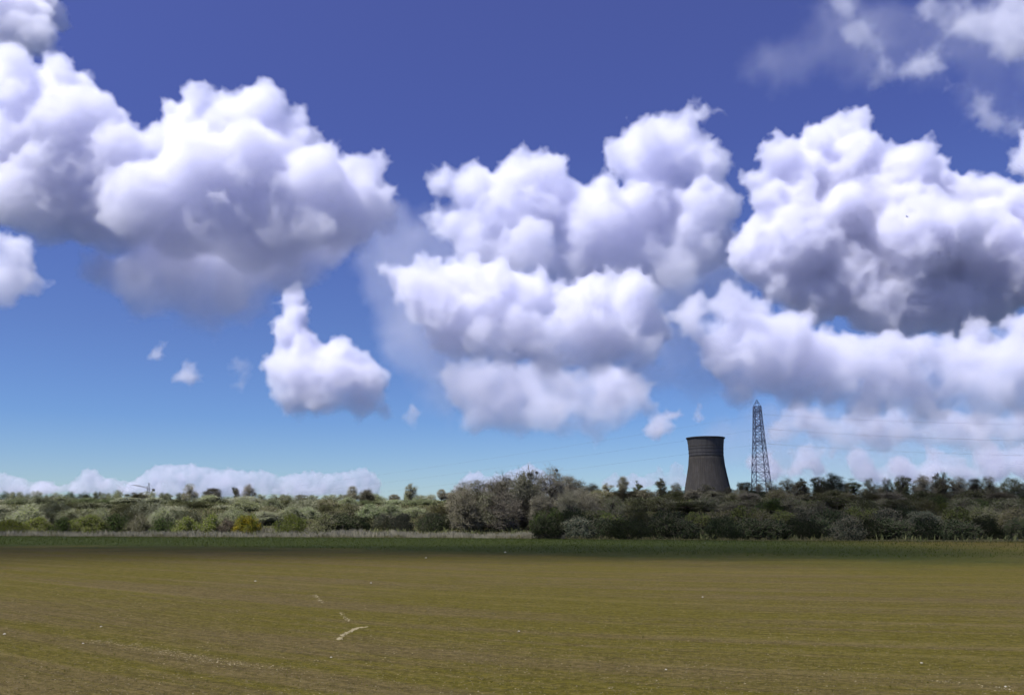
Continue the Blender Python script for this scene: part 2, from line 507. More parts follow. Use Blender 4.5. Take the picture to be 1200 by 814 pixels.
FAR = dict(fray=.6, mfp=11, band=3, vox=0.9, n1=5, n2=3, bumps=0.28)
cloud('low bright cloud on the far left horizon', bank([(-12, 552), (6, 553), (24, 560), (40, 564), (60, 565), (80, 566), (92, 560), (100, 551), (110, 551), (116, 558), (130, 562), (150, 565)], 574, 3.4, 1), 16000, **FAR)
cloud('long flat topped white cloud low over the left trees', bank([(150, 566), (166, 560), (178, 548), (200, 545), (222, 542), (240, 546), (262, 550), (290, 553), (312, 551), (324, 558), (345, 557), (376, 552), (390, 555), (412, 552), (426, 548), (438, 552), (442, 562)], 576, 3.6, 2), 16000, **FAR)
cloud('white cloud tops showing behind the tall middle trees', bank([(536, 566), (546, 556), (560, 550), (570, 557), (590, 556), (606, 549), (620, 541), (632, 550), (650, 560)], 574, 3.8, 3), 14000, **FAR)
cloud('small broken white cloud low left of the cooling tower', bank([(708, 562), (720, 554), (728, 560), (740, 553), (748, 560), (764, 556), (772, 545), (780, 552), (792, 540), (800, 548), (806, 560)], 566, 3.0, 4), 14000, **{**FAR, 'mfp': 16})
cloud('torn thin streaks of cloud in the top right corner',
      [(985, 14, 16), (1005, 36, 16), (1030, 55, 10), (1080, 14, 14), (1110, 28, 16), (1150, 20, 26), (1190, 20, 30), (1180, 50, 18), (1215, 40, 30), (1125, 100, 10), (1140, 125, 14), (1165, 140, 13), (1182, 150, 10), (1100, 60, 14), (1040, 80, 14), (1075, 85, 14)],
      4800, mfp=36, band=12, bumps=1.9, n1=9, n2=4, fray=.5)
cloud('broad pale haze of high cloud behind the torn streaks', [(930, 60, 34), (980, 40, 40), (1040, 40, 40), (1100, 50, 40), (1160, 50, 44), (1210, 60, 44), (1010, 80, 26), (1080, 95, 24), (1150, 110, 30), (1200, 130, 26), (890, 75, 22)], 6000, vox=3, mfp=300, band=28, fray=.5, bumps=2.2, n1=8, n2=3)
cloud('thin torn wisp above the central cumulus', [(815, 118, 5), (826, 130, 8), (840, 133, 6), (850, 134, 4)], 5600, mfp=24, band=6, bumps=1.0, fray=.6)


# unseen clouds overhead, placed toward the sun to shade the far field and wood
def over(x, y, z, h=950):
    t = (h - z) / SUN.z
    return Vector((x, y, z)) + SUN * t


cloud('unseen cloud placed overhead to shade the far edge of the field', [], 1100, ground=[
    (over(-160, 122, 0), 52), (over(-105, 120, 0), 54), (over(-60, 122, 0), 50), (over(-20, 128, 0), 46), (over(20, 132, 0), 42), (over(50, 136, 0), 34), (over(-120, 90, 0), 44), (over(-80, 92, 0), 34)],
    fray=0, mfp=66, band=42, vox=5, n1=6, n2=0, bumps=0.9)
cloud('second unseen cloud placed overhead to shade the right hand wood', [], 1100, ground=[
    (over(110, 215, 4), 60), (over(50, 220, 4), 50), (over(170, 260, 6), 70), (over(60, 300, 10), 80), (over(140, 370, 12), 100), (over(240, 400, 15), 110),
    (over(160, 520, 16), 120), (over(190, 650, 16), 110), (over(320, 520, 20), 120)],
    fray=0, mfp=170, band=22, vox=5, n1=6, n2=0, bumps=0.8)

# ------------------------------------------------------------------ plants
BARK = plain('bark', (0.075, 0.062, 0.048), var=0.25)
TWIG_GREY = plain('grey_brown_twigs', (0.170, 0.155, 0.105), var=0.3, hue=0.015)
TWIG_DARK = plain('dark_twigs', (0.075, 0.066, 0.048), var=0.25)
LEAF_OLIVE = leafy('olive_buds', (0.100, 0.108, 0.042), (0.155, 0.150, 0.066))
LEAF_GREEN = leafy('fresh_leaves', (0.070, 0.098, 0.028), (0.120, 0.140, 0.042))
LEAF_DARK = leafy('dark_leaves', (0.032, 0.046, 0.022), (0.060, 0.076, 0.036))
LEAF_BLUE = leafy('grey_green_leaves', (0.052, 0.064, 0.044), (0.088, 0.098, 0.062))
LEAF_LIME = leafy('yellow_green_leaves', (0.125, 0.165, 0.030), (0.180, 0.210, 0.050))
LEAF_GOLD = leafy('yellow_flowers', (0.36, 0.29, 0.025), (0.20, 0.19, 0.03), var=0.1)
LEAF_HAZED = leafy('leaves_lightened_for_haze', (0.170, 0.210, 0.078), (0.220, 0.250, 0.110))  # left slope foliage, colour lightened to stand in for sun and haze
TWIG_HAZED = plain('twigs_lightened_for_haze', (0.225, 0.230, 0.145), var=0.12)  # twigs of the same plants, the haze lift put into their colour
LEAF_RUST = leafy('reddish_buds', (0.105, 0.070, 0.048), (0.075, 0.062, 0.040))


def tube(V, Fc, p0, p1, r0, r1, sides=5):
    ax = (p1 - p0).normalized()
    u = ax.orthogonal().normalized(); v = ax.cross(u)
    b = len(V)
    for p, r in ((p0, r0), (p1, r1)):
        for i in range(sides):
            a = 2 * PI * i / sides
            V.append(p + u * (r * math.cos(a)) + v * (r * math.sin(a)))
    for i in range(sides):
        j = (i + 1) % sides
        Fc.append((b + i, b + j, b + sides + j, b + sides + i))


def crown_arrays(rnd, clumps, n_twig, n_leaf, twig_len, twig_w, leaf, up=0.5, droop=0.0):
    """twigs (thin spikes) and leaves (small faces) gathered in clumps (centre, radius)"""
    V, Fc, mi = [], [], []
    g = lambda: rnd.gauss(0, 1)
    for c, R in clumps:
        out = Vector((c.x, c.y, 0)) * 0.25
        for i in range(n_twig):
            p = c + Vector((g(), g(), g() * .8)) * (R * 0.42)
            d = (Vector((g(), g(), g() + up)) + (p - c) * (1.2 / R) + out * 0.1).normalized()
            L = twig_len * rnd.uniform(.5, 1.3)
            s = d.orthogonal().normalized() * (twig_w * rnd.uniform(.5, 1.2))
            bend = Vector((g(), g(), g() - droop)) * (L * .12)
            b = len(V)
            V += [p - s, p + s, p + d * (L * .55) + bend + s * .55, p + d * (L * .55) + bend - s * .55, p + d * L]
            Fc += [(b, b + 1, b + 2, b + 3), (b + 3, b + 2, b + 4)]; mi += [0, 0]
        for i in range(n_leaf):
            v = Vector((g(), g(), g())).normalized() * (R * rnd.uniform(.25, 1.05) ** .7)
            p = c + Vector((v.x, v.y, v.z * .85))
            s = leaf * rnd.uniform(.5, 1.3)
            a = Vector((g(), g(), g())).normalized(); q = a.orthogonal().normalized()
            b = len(V)
            V += [p - a * s, p + q * (s * .55), p + a * s, p - q * (s * .6)]
            Fc.append((b, b + 1, b + 2, b + 3)); mi.append(1)
    return V, Fc, mi


def make_plant(seed, shape, twig, leafm, n_twig=50, n_leaf=40, n_clump=34, twig_len=1.1, twig_w=0.035, leaf=0.17, tall=10.0, wide=8.0, trunk=0.25, second=None, lean=0.0, fill=1.0):
    """meshes of a plant standing on its origin, tall x wide metres: (wood, crown)"""
    rnd = random.Random(seed)
    H, W = tall, wide
    clumps = []
    while len(clumps) < n_clump:
        u = Vector((rnd.uniform(-1, 1), rnd.uniform(-1, 1), rnd.uniform(-1, 1)))
        l = u.length
        if l > 1 or rnd.random() > 0.25 + 0.75 * l: continue
        if shape == 'round':
            p = Vector((u.x * W * .42, u.y * W * .42, H * (trunk + (1 - trunk) * (.5 + .46 * u.z))))
        elif shape == 'vase':
            t = .5 + .5 * u.z
            p = Vector((u.x * W * (.18 + .30 * t ** .7), u.y * W * (.18 + .30 * t ** .7), H * (trunk + (1 - trunk) * (.06 + .88 * t))))
        elif shape == 'spire':
            t = .5 + .5 * u.z
            q = math.sin(PI * min(1, .12 + .88 * t)) ** .6
            p = Vector((u.x * W * .42 * q, u.y * W * .42 * q, H * (trunk + (1 - trunk) * (.05 + .92 * t))))
        elif shape == 'dome':
            t = abs(u.z)
            p = Vector((u.x * W * .43, u.y * W * .43, H * (.10 + .86 * (.5 + .5 * u.z if rnd.random() < .35 else t))))
        else:  # 'bush' : a dome down to the ground
            p = Vector((u.x * W * .44, u.y * W * .44, H * (.08 + .82 * abs(u.z))))
        clumps.append((p, W * rnd.uniform(.10, .20) * fill))
    V, Fc, mi = crown_arrays(rnd, clumps, n_twig, n_leaf, twig_len, twig_w, leaf)
    mats = [twig, leafm]
    if second:                      # some clumps carry a second foliage (ivy, flowers)
        mats.append(second)
        per = n_twig * 2 + n_leaf
        for ci in range(0, n_clump, 3):
            for j in range(ci * per + 2 * n_twig, (ci + 1) * per): mi[j] = 2
    crown = mesh_np('crown', V, Fc, mats, mi)
    TV, TF = [], []
    top = Vector((rnd.uniform(-.3, .3), rnd.uniform(-.3, .3), H * (.55 if shape != 'bush' else .3)))
    r0 = (0.022 if shape != 'bush' else 0.015) * H
    if shape == 'bush':
        for i in range(6):
            c, R = clumps[i]
            tube(TV, TF, Vector((rnd.uniform(-.4, .4), rnd.uniform(-.4, .4), -.3)), c, r0, r0 * .35, 4)
    else:
        mid = top * .5 + Vector((rnd.uniform(-.25, .25), rnd.uniform(-.25, .25), 0))
        tube(TV, TF, Vector((0, 0, -.4)), mid, r0, r0 * .8, 6)
        tube(TV, TF, mid, top, r0 * .8, r0 * .5, 6)
        for i, (c, R) in enumerate(clumps):
            t = rnd.uniform(.45, 1.0)
            s = mid + (top - mid) * t if c.z > mid.z else mid * t
            if c.z < s.z: s = Vector((s.x, s.y, max(.1 * H, c.z * .8)))
            k = s + (c - s) * .5 + Vector((0, 0, -.06 * (c - s).length))
            tube(TV, TF, s, k, r0 * .42, r0 * .26, 4)
            tube(TV, TF, k, c, r0 * .26, r0 * .08, 4)
    wood = mesh_np('trunk', TV, TF, [BARK])
    return wood, crown, H, W


PLANTS = {
    # bare or just budding trees
    'bare_a': make_plant(1, 'dome', TWIG_GREY, LEAF_OLIVE, 60, 14, 90, trunk=.05, fill=.8, leaf=.12),
    'bare_b': make_plant(2, 'vase', TWIG_GREY, LEAF_OLIVE, 60, 16, 90, trunk=.04, wide=7.5, fill=.8, leaf=.12),
    'bare_c': make_plant(3, 'dome', TWIG_GREY, LEAF_RUST, 60, 18, 80, trunk=.05, wide=9, fill=.8, leaf=.12),
    'bud_a': make_plant(4, 'dome', TWIG_GREY, LEAF_OLIVE, 45, 30, 90, trunk=.03, fill=.8, leaf=.14),
    'bud_b': make_plant(5, 'vase', TWIG_DARK, LEAF_GREEN, 42, 32, 80, trunk=.04, wide=7, fill=.8, leaf=.14),
    'bud_c': make_plant(6, 'dome', TWIG_GREY, LEAF_GREEN, 42, 32, 90, trunk=.06, wide=9, fill=.8, leaf=.14),
    'dark_round': make_plant(7, 'dome', TWIG_DARK, LEAF_DARK, 50, 70, 90, trunk=.06, wide=8.5, fill=.85, leaf=.15),
    'ivy_tree': make_plant(8, 'vase', TWIG_GREY, LEAF_OLIVE, 50, 40, 66, trunk=.06, second=LEAF_DARK, fill=.85),
    'spire': make_plant(9, 'spire', TWIG_GREY, LEAF_OLIVE, 55, 40, 34, trunk=.08, wide=4.2),
    'spire_b': make_plant(19, 'spire', TWIG_DARK, LEAF_GREEN, 45, 55, 32, trunk=.08, wide=4.6),
    # shrubs
    'scrub_grey': make_plant(10, 'bush', TWIG_GREY, LEAF_OLIVE, 75, 40, 40, tall=5, wide=8, fill=1.1),
    'scrub_olive': make_plant(11, 'bush', TWIG_GREY, LEAF_OLIVE, 45, 95, 40, tall=5, wide=8, fill=1.1),
    'scrub_green': make_plant(12, 'bush', TWIG_DARK, LEAF_GREEN, 35, 110, 40, tall=5, wide=8, fill=1.1),
    'scrub_dark': make_plant(13, 'bush', TWIG_DARK, LEAF_DARK, 35, 130, 44, tall=5, wide=8, fill=1.15),
    'scrub_blue': make_plant(14, 'bush', TWIG_GREY, LEAF_BLUE, 40, 125, 44, tall=5, wide=8, fill=1.15),
    'scrub_lime': make_plant(15, 'bush', TWIG_GREY, LEAF_LIME, 30, 120, 42, tall=5, wide=8, fill=1.1),
    'scrub_gold': make_plant(16, 'bush', TWIG_DARK, LEAF_GOLD, 20, 150, 46, tall=5, wide=8, fill=1.1, second=LEAF_LIME),
    'scrub_hazed': make_plant(20, 'bush', TWIG_HAZED, LEAF_HAZED, 60, 70, 44, tall=5, wide=8, fill=1.1),
    'scrub_hazed_twigs': make_plant(21, 'bush', TWIG_HAZED, LEAF_OLIVE, 85, 40, 44, tall=5, wide=8, fill=1.1),
    'tree_hazed': make_plant(22, 'dome', TWIG_HAZED, LEAF_HAZED, 55, 30, 90, trunk=.05, wide=8, fill=.8, leaf=.13),
    'scrub_rust': make_plant(17, 'bush', TWIG_GREY, LEAF_RUST, 70, 60, 40, tall=5, wide=8, fill=1.1),
}
RND = random.Random(77)


def plant(kind, px, top, width, Y, label, group=None, name=None, sink=0.0):
    """stand one plant Y metres ahead so that it reaches as high and wide as it does in the place"""
    wood, crown, H, W = PLANTS[kind]
    x = xof(px, Y)
    z = gz(x, Y) - sink
    h = max(1.2, zof(top, Y) - z)
    bush = kind.startswith('scrub')
    root = empty(name or ('bush' if bush else 'tree'), (x, Y, z))
    sx = width * Y / F / W
    root.scale = (sx * RND.uniform(.94, 1.06), sx * RND.uniform(.94, 1.06), h / H / 1.03)
    root.rotation_euler = (0, 0, RND.uniform(0, 2 * PI))
    link('stems' if bush else 'trunk', wood, root)
    link('foliage' if bush else 'crown', crown, root)
    tag(root, label, 'bush' if bush else 'tree', group)
    return root


# --- trees that stand out against the sky, left to right
for k, px, top, wd, Y, lab in [
    ('bud_a', 221, 565, 22, 520, 'round leafy tree rising above the scrub just right of the far crane'),
    ('bare_b', 247, 571, 26, 560, 'wide pale grey tree between the round leafy tree and the reddish round tree'),
    ('bare_c', 290, 565, 21, 510, 'reddish brown round tree standing above the yellow flowering bush'),
    ('spire', 275, 569, 9, 505, 'thin bare sapling carrying a dark clump, left of the reddish round tree'),
    ('bare_b', 412, 568, 15, 520, 'bare thin tree sticking out of the low left ridge'),
    ('bare_a', 429, 572, 24, 520, 'low wide bare tree just right of the thin bare ridge tree'),
    ('ivy_tree', 481, 565, 20, 500, 'lone tree half covered in dark ivy on the ridge left of the tall wood'),
    ('bare_b', 517, 572, 14, 480, 'sparse twiggy tree between the ivy tree and the tall wood'),
    ('bare_a', 537, 567, 36, 350, 'first rounded tree at the left end of the tall middle wood'),
    ('bud_a', 560, 561, 44, 340, 'second bare tree from the left end of the tall middle wood'),
    ('bare_a', 588, 553, 52, 325, 'broad bare tree on the left shoulder of the tall middle wood'),
    ('bare_a', 616, 547, 54, 315, 'broad domed bare tree that holds the dark nests'),
    ('bare_a', 646, 543, 44, 318, 'tallest tree of the middle wood, with a pointed top'),
    ('bare_b', 667, 554, 30, 330, 'thin grey tree at the right end of the tall middle wood, sky showing through'),
    ('bare_c', 694, 565, 28, 420, 'low grey tree in the dip right of the tall middle wood'),
    ('spire', 714, 563, 16, 430, 'narrow grey tree just right of the dip beside the tall wood'),
    ('bare_b', 731, 557, 15, 420, 'slim dark topped tree midway between tall wood and cooling tower'),
    ('spire_b', 748, 562, 12, 430, 'short slim green tree right of the slim dark topped one'),
    ('spire', 776, 557, 14, 430, 'slim pale tree nearest the left flank of the cooling tower'),
    ('bare_a', 794, 564, 16, 450, 'small bare tree touching the left foot of the cooling tower'),
    ('bud_a', 830, 566, 26, 470, 'olive tree in front of the foot of the cooling tower'),
    ('bud_b', 870, 563, 11, 470, 'slim tree between the cooling tower and the pylon'),
    ('bud_a', 905, 562, 18, 460, 'small rounded tree at the right foot of the pylon'),
    ('bare_a', 925, 558, 22, 455, 'second rounded ridge tree right of the pylon'),
    ('spire', 944, 557, 20, 460, 'narrow tree left of the dark round tree on the right ridge'),
    ('bud_b', 962, 556, 20, 460, 'greenish tree touching the left side of the dark round tree'),
    ('dark_round', 980, 552, 30, 450, 'dark round tree, densest on the right ridge'),
    ('spire_b', 1003, 559, 22, 460, 'pointed tree touching the right side of the dark round tree'),
    ('bud_a', 1022, 559, 18, 460, 'small tree left of the lone lollipop tree on the right ridge'),
    ('bud_c', 1043, 557, 17, 455, 'lone lollipop shaped tree with sky on both sides'),
    ('bud_b', 1062, 555, 23, 455, 'dense oval tree just right of the lone lollipop tree'),
    ('bare_a', 1086, 554, 30, 455, 'broad bare tree, widest on the right ridge'),
    ('ivy_tree', 1107, 552, 24, 455, 'tall yellowish tree right of the broad bare ridge tree'),
    ('bare_a', 1127, 556, 26, 455, 'brown rounded tree right of the tall yellowish tree'),
    ('bare_b', 1147, 559, 22, 460, 'thin see-through tree second from the last pair on the right ridge'),
    ('bud_a', 1165, 556, 25, 455, 'rounded tree last but one at the right edge of the photo'),
    ('bud_c', 1190, 557, 28, 455, 'pale leafy tree at the right edge of the photo'),
]:
    plant(k, px, top, wd, Y, lab)

# --- bushes that stand out along the reed bed
for k, px, top, wd, Y, lab in [
    ('scrub_lime', 12, 607, 40, 292, 'yellow green bush at the left edge behind the reeds'),
    ('scrub_lime', 44, 604, 36, 300, 'yellow green bush second from the left edge behind the reeds'),
    ('scrub_green', 72, 604, 34, 300, 'green bush between two yellow green ones near the left edge'),
    ('scrub_lime', 104, 601, 40, 302, 'wide yellow green bush left of the grey twiggy one'),
    ('scrub_green', 134, 600, 36, 305, 'tallest green bush of the left reed edge'),
    ('scrub_grey', 163, 601, 30, 304, 'grey twiggy bush between green bushes behind the reeds'),
    ('scrub_green', 190, 605, 32, 302, 'low green bush right of the grey twiggy one'),
    ('scrub_lime', 220, 604, 32, 298, 'yellow green bush left of the twin topped one'),
    ('scrub_lime', 249, 601, 30, 300, 'twin topped yellow green bush left of the golden one'),
    ('scrub_rust', 268, 606, 22, 298, 'small brown bush between yellow green and golden bushes'),
    ('scrub_gold', 291, 599, 34, 296, 'bright golden yellow flowering bush behind the reeds'),
    ('scrub_lime', 342, 600, 36, 295, 'round green bush right of the golden one'),
    ('scrub_olive', 383, 600, 38, 300, 'olive bush second to the right of the golden one'),
    ('scrub_green', 642, 592, 44, 262, 'rounded deep green bush at the right end of the reeds'),
    ('scrub_gold', 507, 606, 12, 300, 'tiny spot of yellow flowers in the dark shrubs left of the tall wood'),
    ('scrub_lime', 948, 598, 22, 300, 'small yellow green bush in the dark right thicket'),
    ('scrub_lime', 1112, 588, 30, 330, 'lime tinted bush high in the right thicket'),
]:
    plant(k, px, top, wd, Y, lab)


def thicket(kinds, x0, x1, step, top, jit, wd, Y, jy, label, group):
    """one irregular rank of a thicket, every plant an object of its own"""
    px = x0
    while px < x1:
        t = top(px) if callable(top) else top
        plant(RND.choice(kinds), px + RND.uniform(-.3, .3) * step, t + RND.uniform(-jit, jit), wd * RND.uniform(.8, 1.3), Y + RND.uniform(-jy, jy), label, group)
        px += step * RND.uniform(.8, 1.2)


thicket(['tree_hazed', 'tree_hazed', 'scrub_hazed_twigs', 'spire', 'scrub_hazed'], 2, 215, 13, 575, 2.5, 17, 600, 40, 'small hazy tree of the far skyline row left of the round leafy tree', 'far skyline trees on the left')
thicket(['scrub_hazed_twigs', 'scrub_hazed', 'scrub_hazed', 'tree_hazed'], 0, 330, 25, 582, 3, 34, 500, 25, 'grey brown scrub tree on the upper left slope', 'scrub on the upper left slope')
thicket(['scrub_hazed_twigs', 'scrub_hazed', 'tree_hazed', 'scrub_hazed_twigs'], 0, 330, 27, 588, 3, 36, 420, 25, 'twiggy scrub tree halfway up the left slope', 'scrub halfway up the left slope')
thicket(['scrub_hazed_twigs', 'tree_hazed', 'scrub_hazed_twigs', 'scrub_hazed'], 8, 330, 28, 594, 3, 38, 345, 15, 'bare grey shrub just behind the yellow green bushes', 'grey shrubs behind the yellow green bushes')
thicket(['scrub_hazed_twigs', 'tree_hazed', 'scrub_hazed', 'bare_b'], 306, 540, 15, 577.5, 1.5, 22, 540, 30, 'low shrub along the skyline of the bare left ridge', 'skyline shrubs of the left ridge')
thicket(['scrub_hazed', 'scrub_hazed_twigs', 'scrub_olive', 'scrub_olive'], 312, 545, 22, 584, 3, 30, 440, 25, 'olive shrub on the open slope left of the tall wood', 'shrubs high on the open slope')
thicket(['scrub_olive', 'scrub_green', 'scrub_hazed', 'scrub_olive'], 312, 545, 25, 591, 3, 34, 370, 20, 'mixed green shrub low on the open slope left of the tall wood', 'shrubs low on the open slope')
thicket(['scrub_grey', 'scrub_olive', 'scrub_dark'], 684, 1215, 17, 574.5, 1.5, 24, 468, 12, 'low bush on the crest among the right ridge trees', 'crest bushes of the right ridge')
thicket(['bare_a', 'bare_b', 'bud_a', 'bare_a'], 858, 1206, 17, 566.5, 3.5, 17, 474, 10, 'smaller bare tree filling a gap between the taller right ridge trees', 'gap trees of the right ridge')
thicket(['scrub_dark', 'scrub_blue', 'scrub_dark'], 395, 640, 24, 602, 3, 36, 305, 8, 'dark low shrub behind the reeds in the middle', 'dark shrubs behind the reeds')
thicket(['bare_a', 'bud_a', 'bare_c'], 556, 676, 20, 561, 4, 40, 345, 12, 'bare tree filling the back of the tall middle wood', 'back trees of the tall wood')
thicket(['bare_a', 'bare_c', 'bud_a', 'scrub_grey'], 550, 690, 22, 572, 5, 40, 292, 10, 'leafless brown tree in the lower front of the tall wood', 'front trees of the tall wood')
thicket(['bare_a', 'scrub_olive', 'bud_a', 'scrub_olive'], 682, 1200, 25, 575, 3, 34, 400, 20, 'brown tree at the top of the right hand thicket', 'top rank of the right thicket')
thicket(['scrub_olive', 'bud_c', 'scrub_green', 'bud_b', 'scrub_olive'], 668, 1215, 26, 583, 4, 38, 330, 18, 'brown green tree in the middle of the right hand thicket', 'middle rank of the right thicket')
thicket(['scrub_dark', 'scrub_olive', 'scrub_green', 'scrub_blue'], 640, 1215, 30, 594, 4, 44, 270, 14, 'dull green shrub in the lower half of the right hand thicket', 'lower rank of the right thicket')
thicket(['scrub_blue', 'scrub_dark', 'scrub_dark'], 640, 1215, 32, 605, 3, 48, 222, 8, 'dark shrub at the field edge in front of the right hand thicket', 'front shrubs of the right thicket')


# --- ground cover: reeds, headland grass, brambles
def blades(name, n, pos, h0, h1, wdt, mat, seed, lean=.25, patchy=0):
    r = np.random.default_rng(seed)
    x, y = pos(r, n)
    z = ground_z(x, y) - 0.03
    n = len(x)
    h = r.uniform(h0, h1, n)
    if patchy:
        q = np.sin(x * .83 + 2 * np.sin(y * .21)) + np.sin(x * .37 + 1.3) + .7 * np.sin(x * 2.1 + y * .4) + .6 * np.sin(x * .11)
        h = h * np.clip(1 + patchy * q, .25, 1.9)
    a = r.uniform(0, 2 * PI, n)
    dx, dy = np.cos(a) * wdt, np.sin(a) * wdt
    lx, ly = r.normal(0, lean, n) * h, r.normal(0, lean, n) * h
    V = np.empty((n, 4, 3))
    V[:, 0] = np.stack([x - dx, y - dy, z], 1); V[:, 1] = np.stack([x + dx, y + dy, z], 1)
    V[:, 2] = np.stack([x + dx * .6 + lx * .4, y + dy * .6 + ly * .4, z + h * .6], 1)
    V[:, 3] = np.stack([x + lx, y + ly, z + h], 1)
    b = np.arange(n)[:, None] * 4
    Fc = (b + np.array([0, 1, 2, 3])[None])
    me = mesh_np(name, V.reshape(-1, 3), Fc, [mat])
    return link(name, me)


def reed_pos(r, n):
    x = r.uniform(-215, 13, n)
    d = r.uniform(0, 1, n) ** 1.1 * 60 * np.clip((14 - x) / 90, .12, 1)
    keep = r.uniform(0, 1, n) < .35 + .65 * (np.sin(x * .31) * np.sin(x * .117 + 2) * np.cos(d * .23 + x * .05) > -.25)
    return x[keep], (edge(x) + 1 + d)[keep]


REED = leafy('dry_reed_stems', (0.31, 0.285, 0.20), (0.23, 0.215, 0.15), var=0.0, hue=0.0)
tag(blades('reeds', 42000, reed_pos, .5, 1.6, .045, REED, 5, .2, .16), 'pale grey dry reed bed along the far left edge of the field', 'reeds', kind='stuff')
GRASS = leafy('headland_grass', (0.027, 0.042, 0.008), (0.048, 0.062, 0.015), var=0, hue=0)


def grass_pos(r, n):
    x = r.uniform(-190, 120, n)
    d = -r.uniform(0, 1, n) ** 1.3 * 100 + 2
    keep = (r.uniform(0, 1, n) < (1 - sstep((x - 40) / 70)) + .1) | (d > -8)
    return x[keep], (edge(x) + d)[keep]


tag(blades('grass', 42000, grass_pos, .10, .32, .05, GRASS, 6, .3), 'dark green grass on the headland at the far end of the field', 'grass', kind='stuff')
ROUGH = leafy('rough_grass', (0.115, 0.110, 0.048), (0.16, 0.145, 0.075), var=0, hue=0)


def rough_pos(r, n):
    x = r.uniform(-190, 150, n)
    return x, edge(x) + r.normal(1, 1.6, n)


tag(blades('rough_grass', 9000, rough_pos, .2, .7, .04, ROUGH, 8, .3, .4), 'strip of rough straw coloured grass along the field margin', 'grass', kind='stuff')


def bramble_pos(r, n):
    x = r.uniform(-330, 330, n)
    y = edge(x) + 12 + r.uniform(0, 1, n) * 300
    return x, y


BRAMBLE = leafy('bramble_leaves', (0.085, 0.095, 0.038), (0.140, 0.145, 0.065), var=0, hue=0)
tag(blades('undergrowth', 40000, bramble_pos, .5, 1.8, .28, BRAMBLE, 7, .5), 'tangled olive undergrowth covering the slope under the trees', 'undergrowth', kind='stuff')

# --- the field close by: seedlings, clods, bits of straw
SPROUT = leafy('seedlings', (0.075, 0.076, 0.013), (0.105, 0.098, 0.02), var=0, hue=0)


def sprout_pos(r, n):
    y = 12 * (95 / 12) ** r.uniform(0, 1, n)
    x = r.uniform(-.72, .72, n) * y
    s = row(x, y) / .165
    y = y + (np.round(s) - s) * .165 * .7
    return x, y


tag(blades('seedlings', 70000, sprout_pos, .03, .085, .012, SPROUT, 9, .35), 'thin olive seedlings sprouting over the ploughed field', 'seedlings', kind='stuff')


def lumps(name, n, pos, s0, s1, mats, seed):
    r = np.random.default_rng(seed)
    x, y = pos(r, n)
    n = len(x)
    base = np.array([[1, 0, 0], [-.5, .9, 0], [-.5, -.9, 0], [.1, .1, .9], [.3, .5, .55], [-.6, 0, .5]])
    fc = np.array([[0, 4, 3], [0, 1, 4], [1, 3, 4], [1, 5, 3], [1, 2, 5], [2, 3, 5], [2, 0, 3]])
    a = r.uniform(0, 2 * PI, n)
    s = r.uniform(s0, s1, n) * r.uniform(.5, 1, n)
    P = base[None] * r.uniform(.7, 1.3, (n, 6, 3))
    c, si = np.cos(a)[:, None], np.sin(a)[:, None]
    X = (P[:, :, 0] * c - P[:, :, 1] * si) * s[:, None] + x[:, None]
    Y = (P[:, :, 0] * si + P[:, :, 1] * c) * s[:, None] + y[:, None]
    Z = P[:, :, 2] * s[:, None] * .6 + ground_z(x, y)[:, None] - .006
    V = np.stack([X, Y, Z], 2).reshape(-1, 3)
    Fc = (np.arange(n)[:, None, None] * 6 + fc[None]).reshape(-1, 3)
    mi = np.repeat(r.integers(0, len(mats), n), 7)
    return link(name, mesh_np(name, V, Fc, mats, mi))


CLOD = plain('dry_clod', (0.115, 0.095, 0.05))
CLOD_DARK = plain('moist_clod', (0.055, 0.045, 0.02))
STRAW_DULL = plain('weathered_straw', (0.19, 0.16, 0.095))
STRAW = plain('dry_straw', (0.235, 0.20, 0.12))


def clod_pos(r, n):
    y = 14 * (70 / 14) ** r.uniform(0, 1, n)
    return r.uniform(-.72, .72, n) * y, y


tag(lumps('clods', 46000, clod_pos, .016, .048, [CLOD, CLOD, CLOD, CLOD_DARK, CLOD_DARK, CLOD, CLOD, STRAW_DULL], 11), 'small crumbly clods of soil over the ploughed field', 'clods', kind='stuff')


def along(pts, n, spread, r):
    P = np.array([(at(px, py, 4 * F / (py - 612)).x, 4 * F / (py - 612)) for px, py in pts])
    t = r.uniform(0, len(P) - 1.001, n)
    i = t.astype(int); f = (t - i)[:, None]
    q = P[i] * (1 - f) + P[i + 1] * f + r.normal(0, spread, (n, 2))
    return q[:, 0], q[:, 1]


for nm, lab, cat, pts, n, sp, mats, s0, s1 in [
    ('straw_streak', 'curved pale streak of straw left of the middle of the field', 'straw', [(397, 741), (403, 735), (412, 731), (420, 728), (430, 727)], 260, .05, [STRAW], .03, .07),
    ('straw_streak', 'faint short straw streak just beyond the curved pale one', 'straw', [(398, 711), (404, 717), (409, 721)], 80, .06, [STRAW, CLOD], .03, .07),
    ('straw_streak', 'farthest small straw streak, up and left of the curved one', 'straw', [(369, 692), (374, 697), (379, 701)], 90, .08, [STRAW, CLOD], .03, .08),
    ('straw_streak', 'pale straw line slanting through the left foreground of the field', 'straw', [(110, 741), (190, 752), (240, 762), (330, 772)], 900, .25, [STRAW, CLOD, CLOD], .015, .05),
    ('clod_row', 'row of dark and white clods in the right foreground of the field', 'clods', [(1092, 784), (1130, 788), (1180, 793)], 200, .10, [STRAW, CLOD_DARK, CLOD_DARK], .02, .05),
]:
    tag(lumps(nm, n, lambda r, n: along(pts, n, sp, r), s0, s1, mats, 31 + n), lab, cat, kind='stuff')

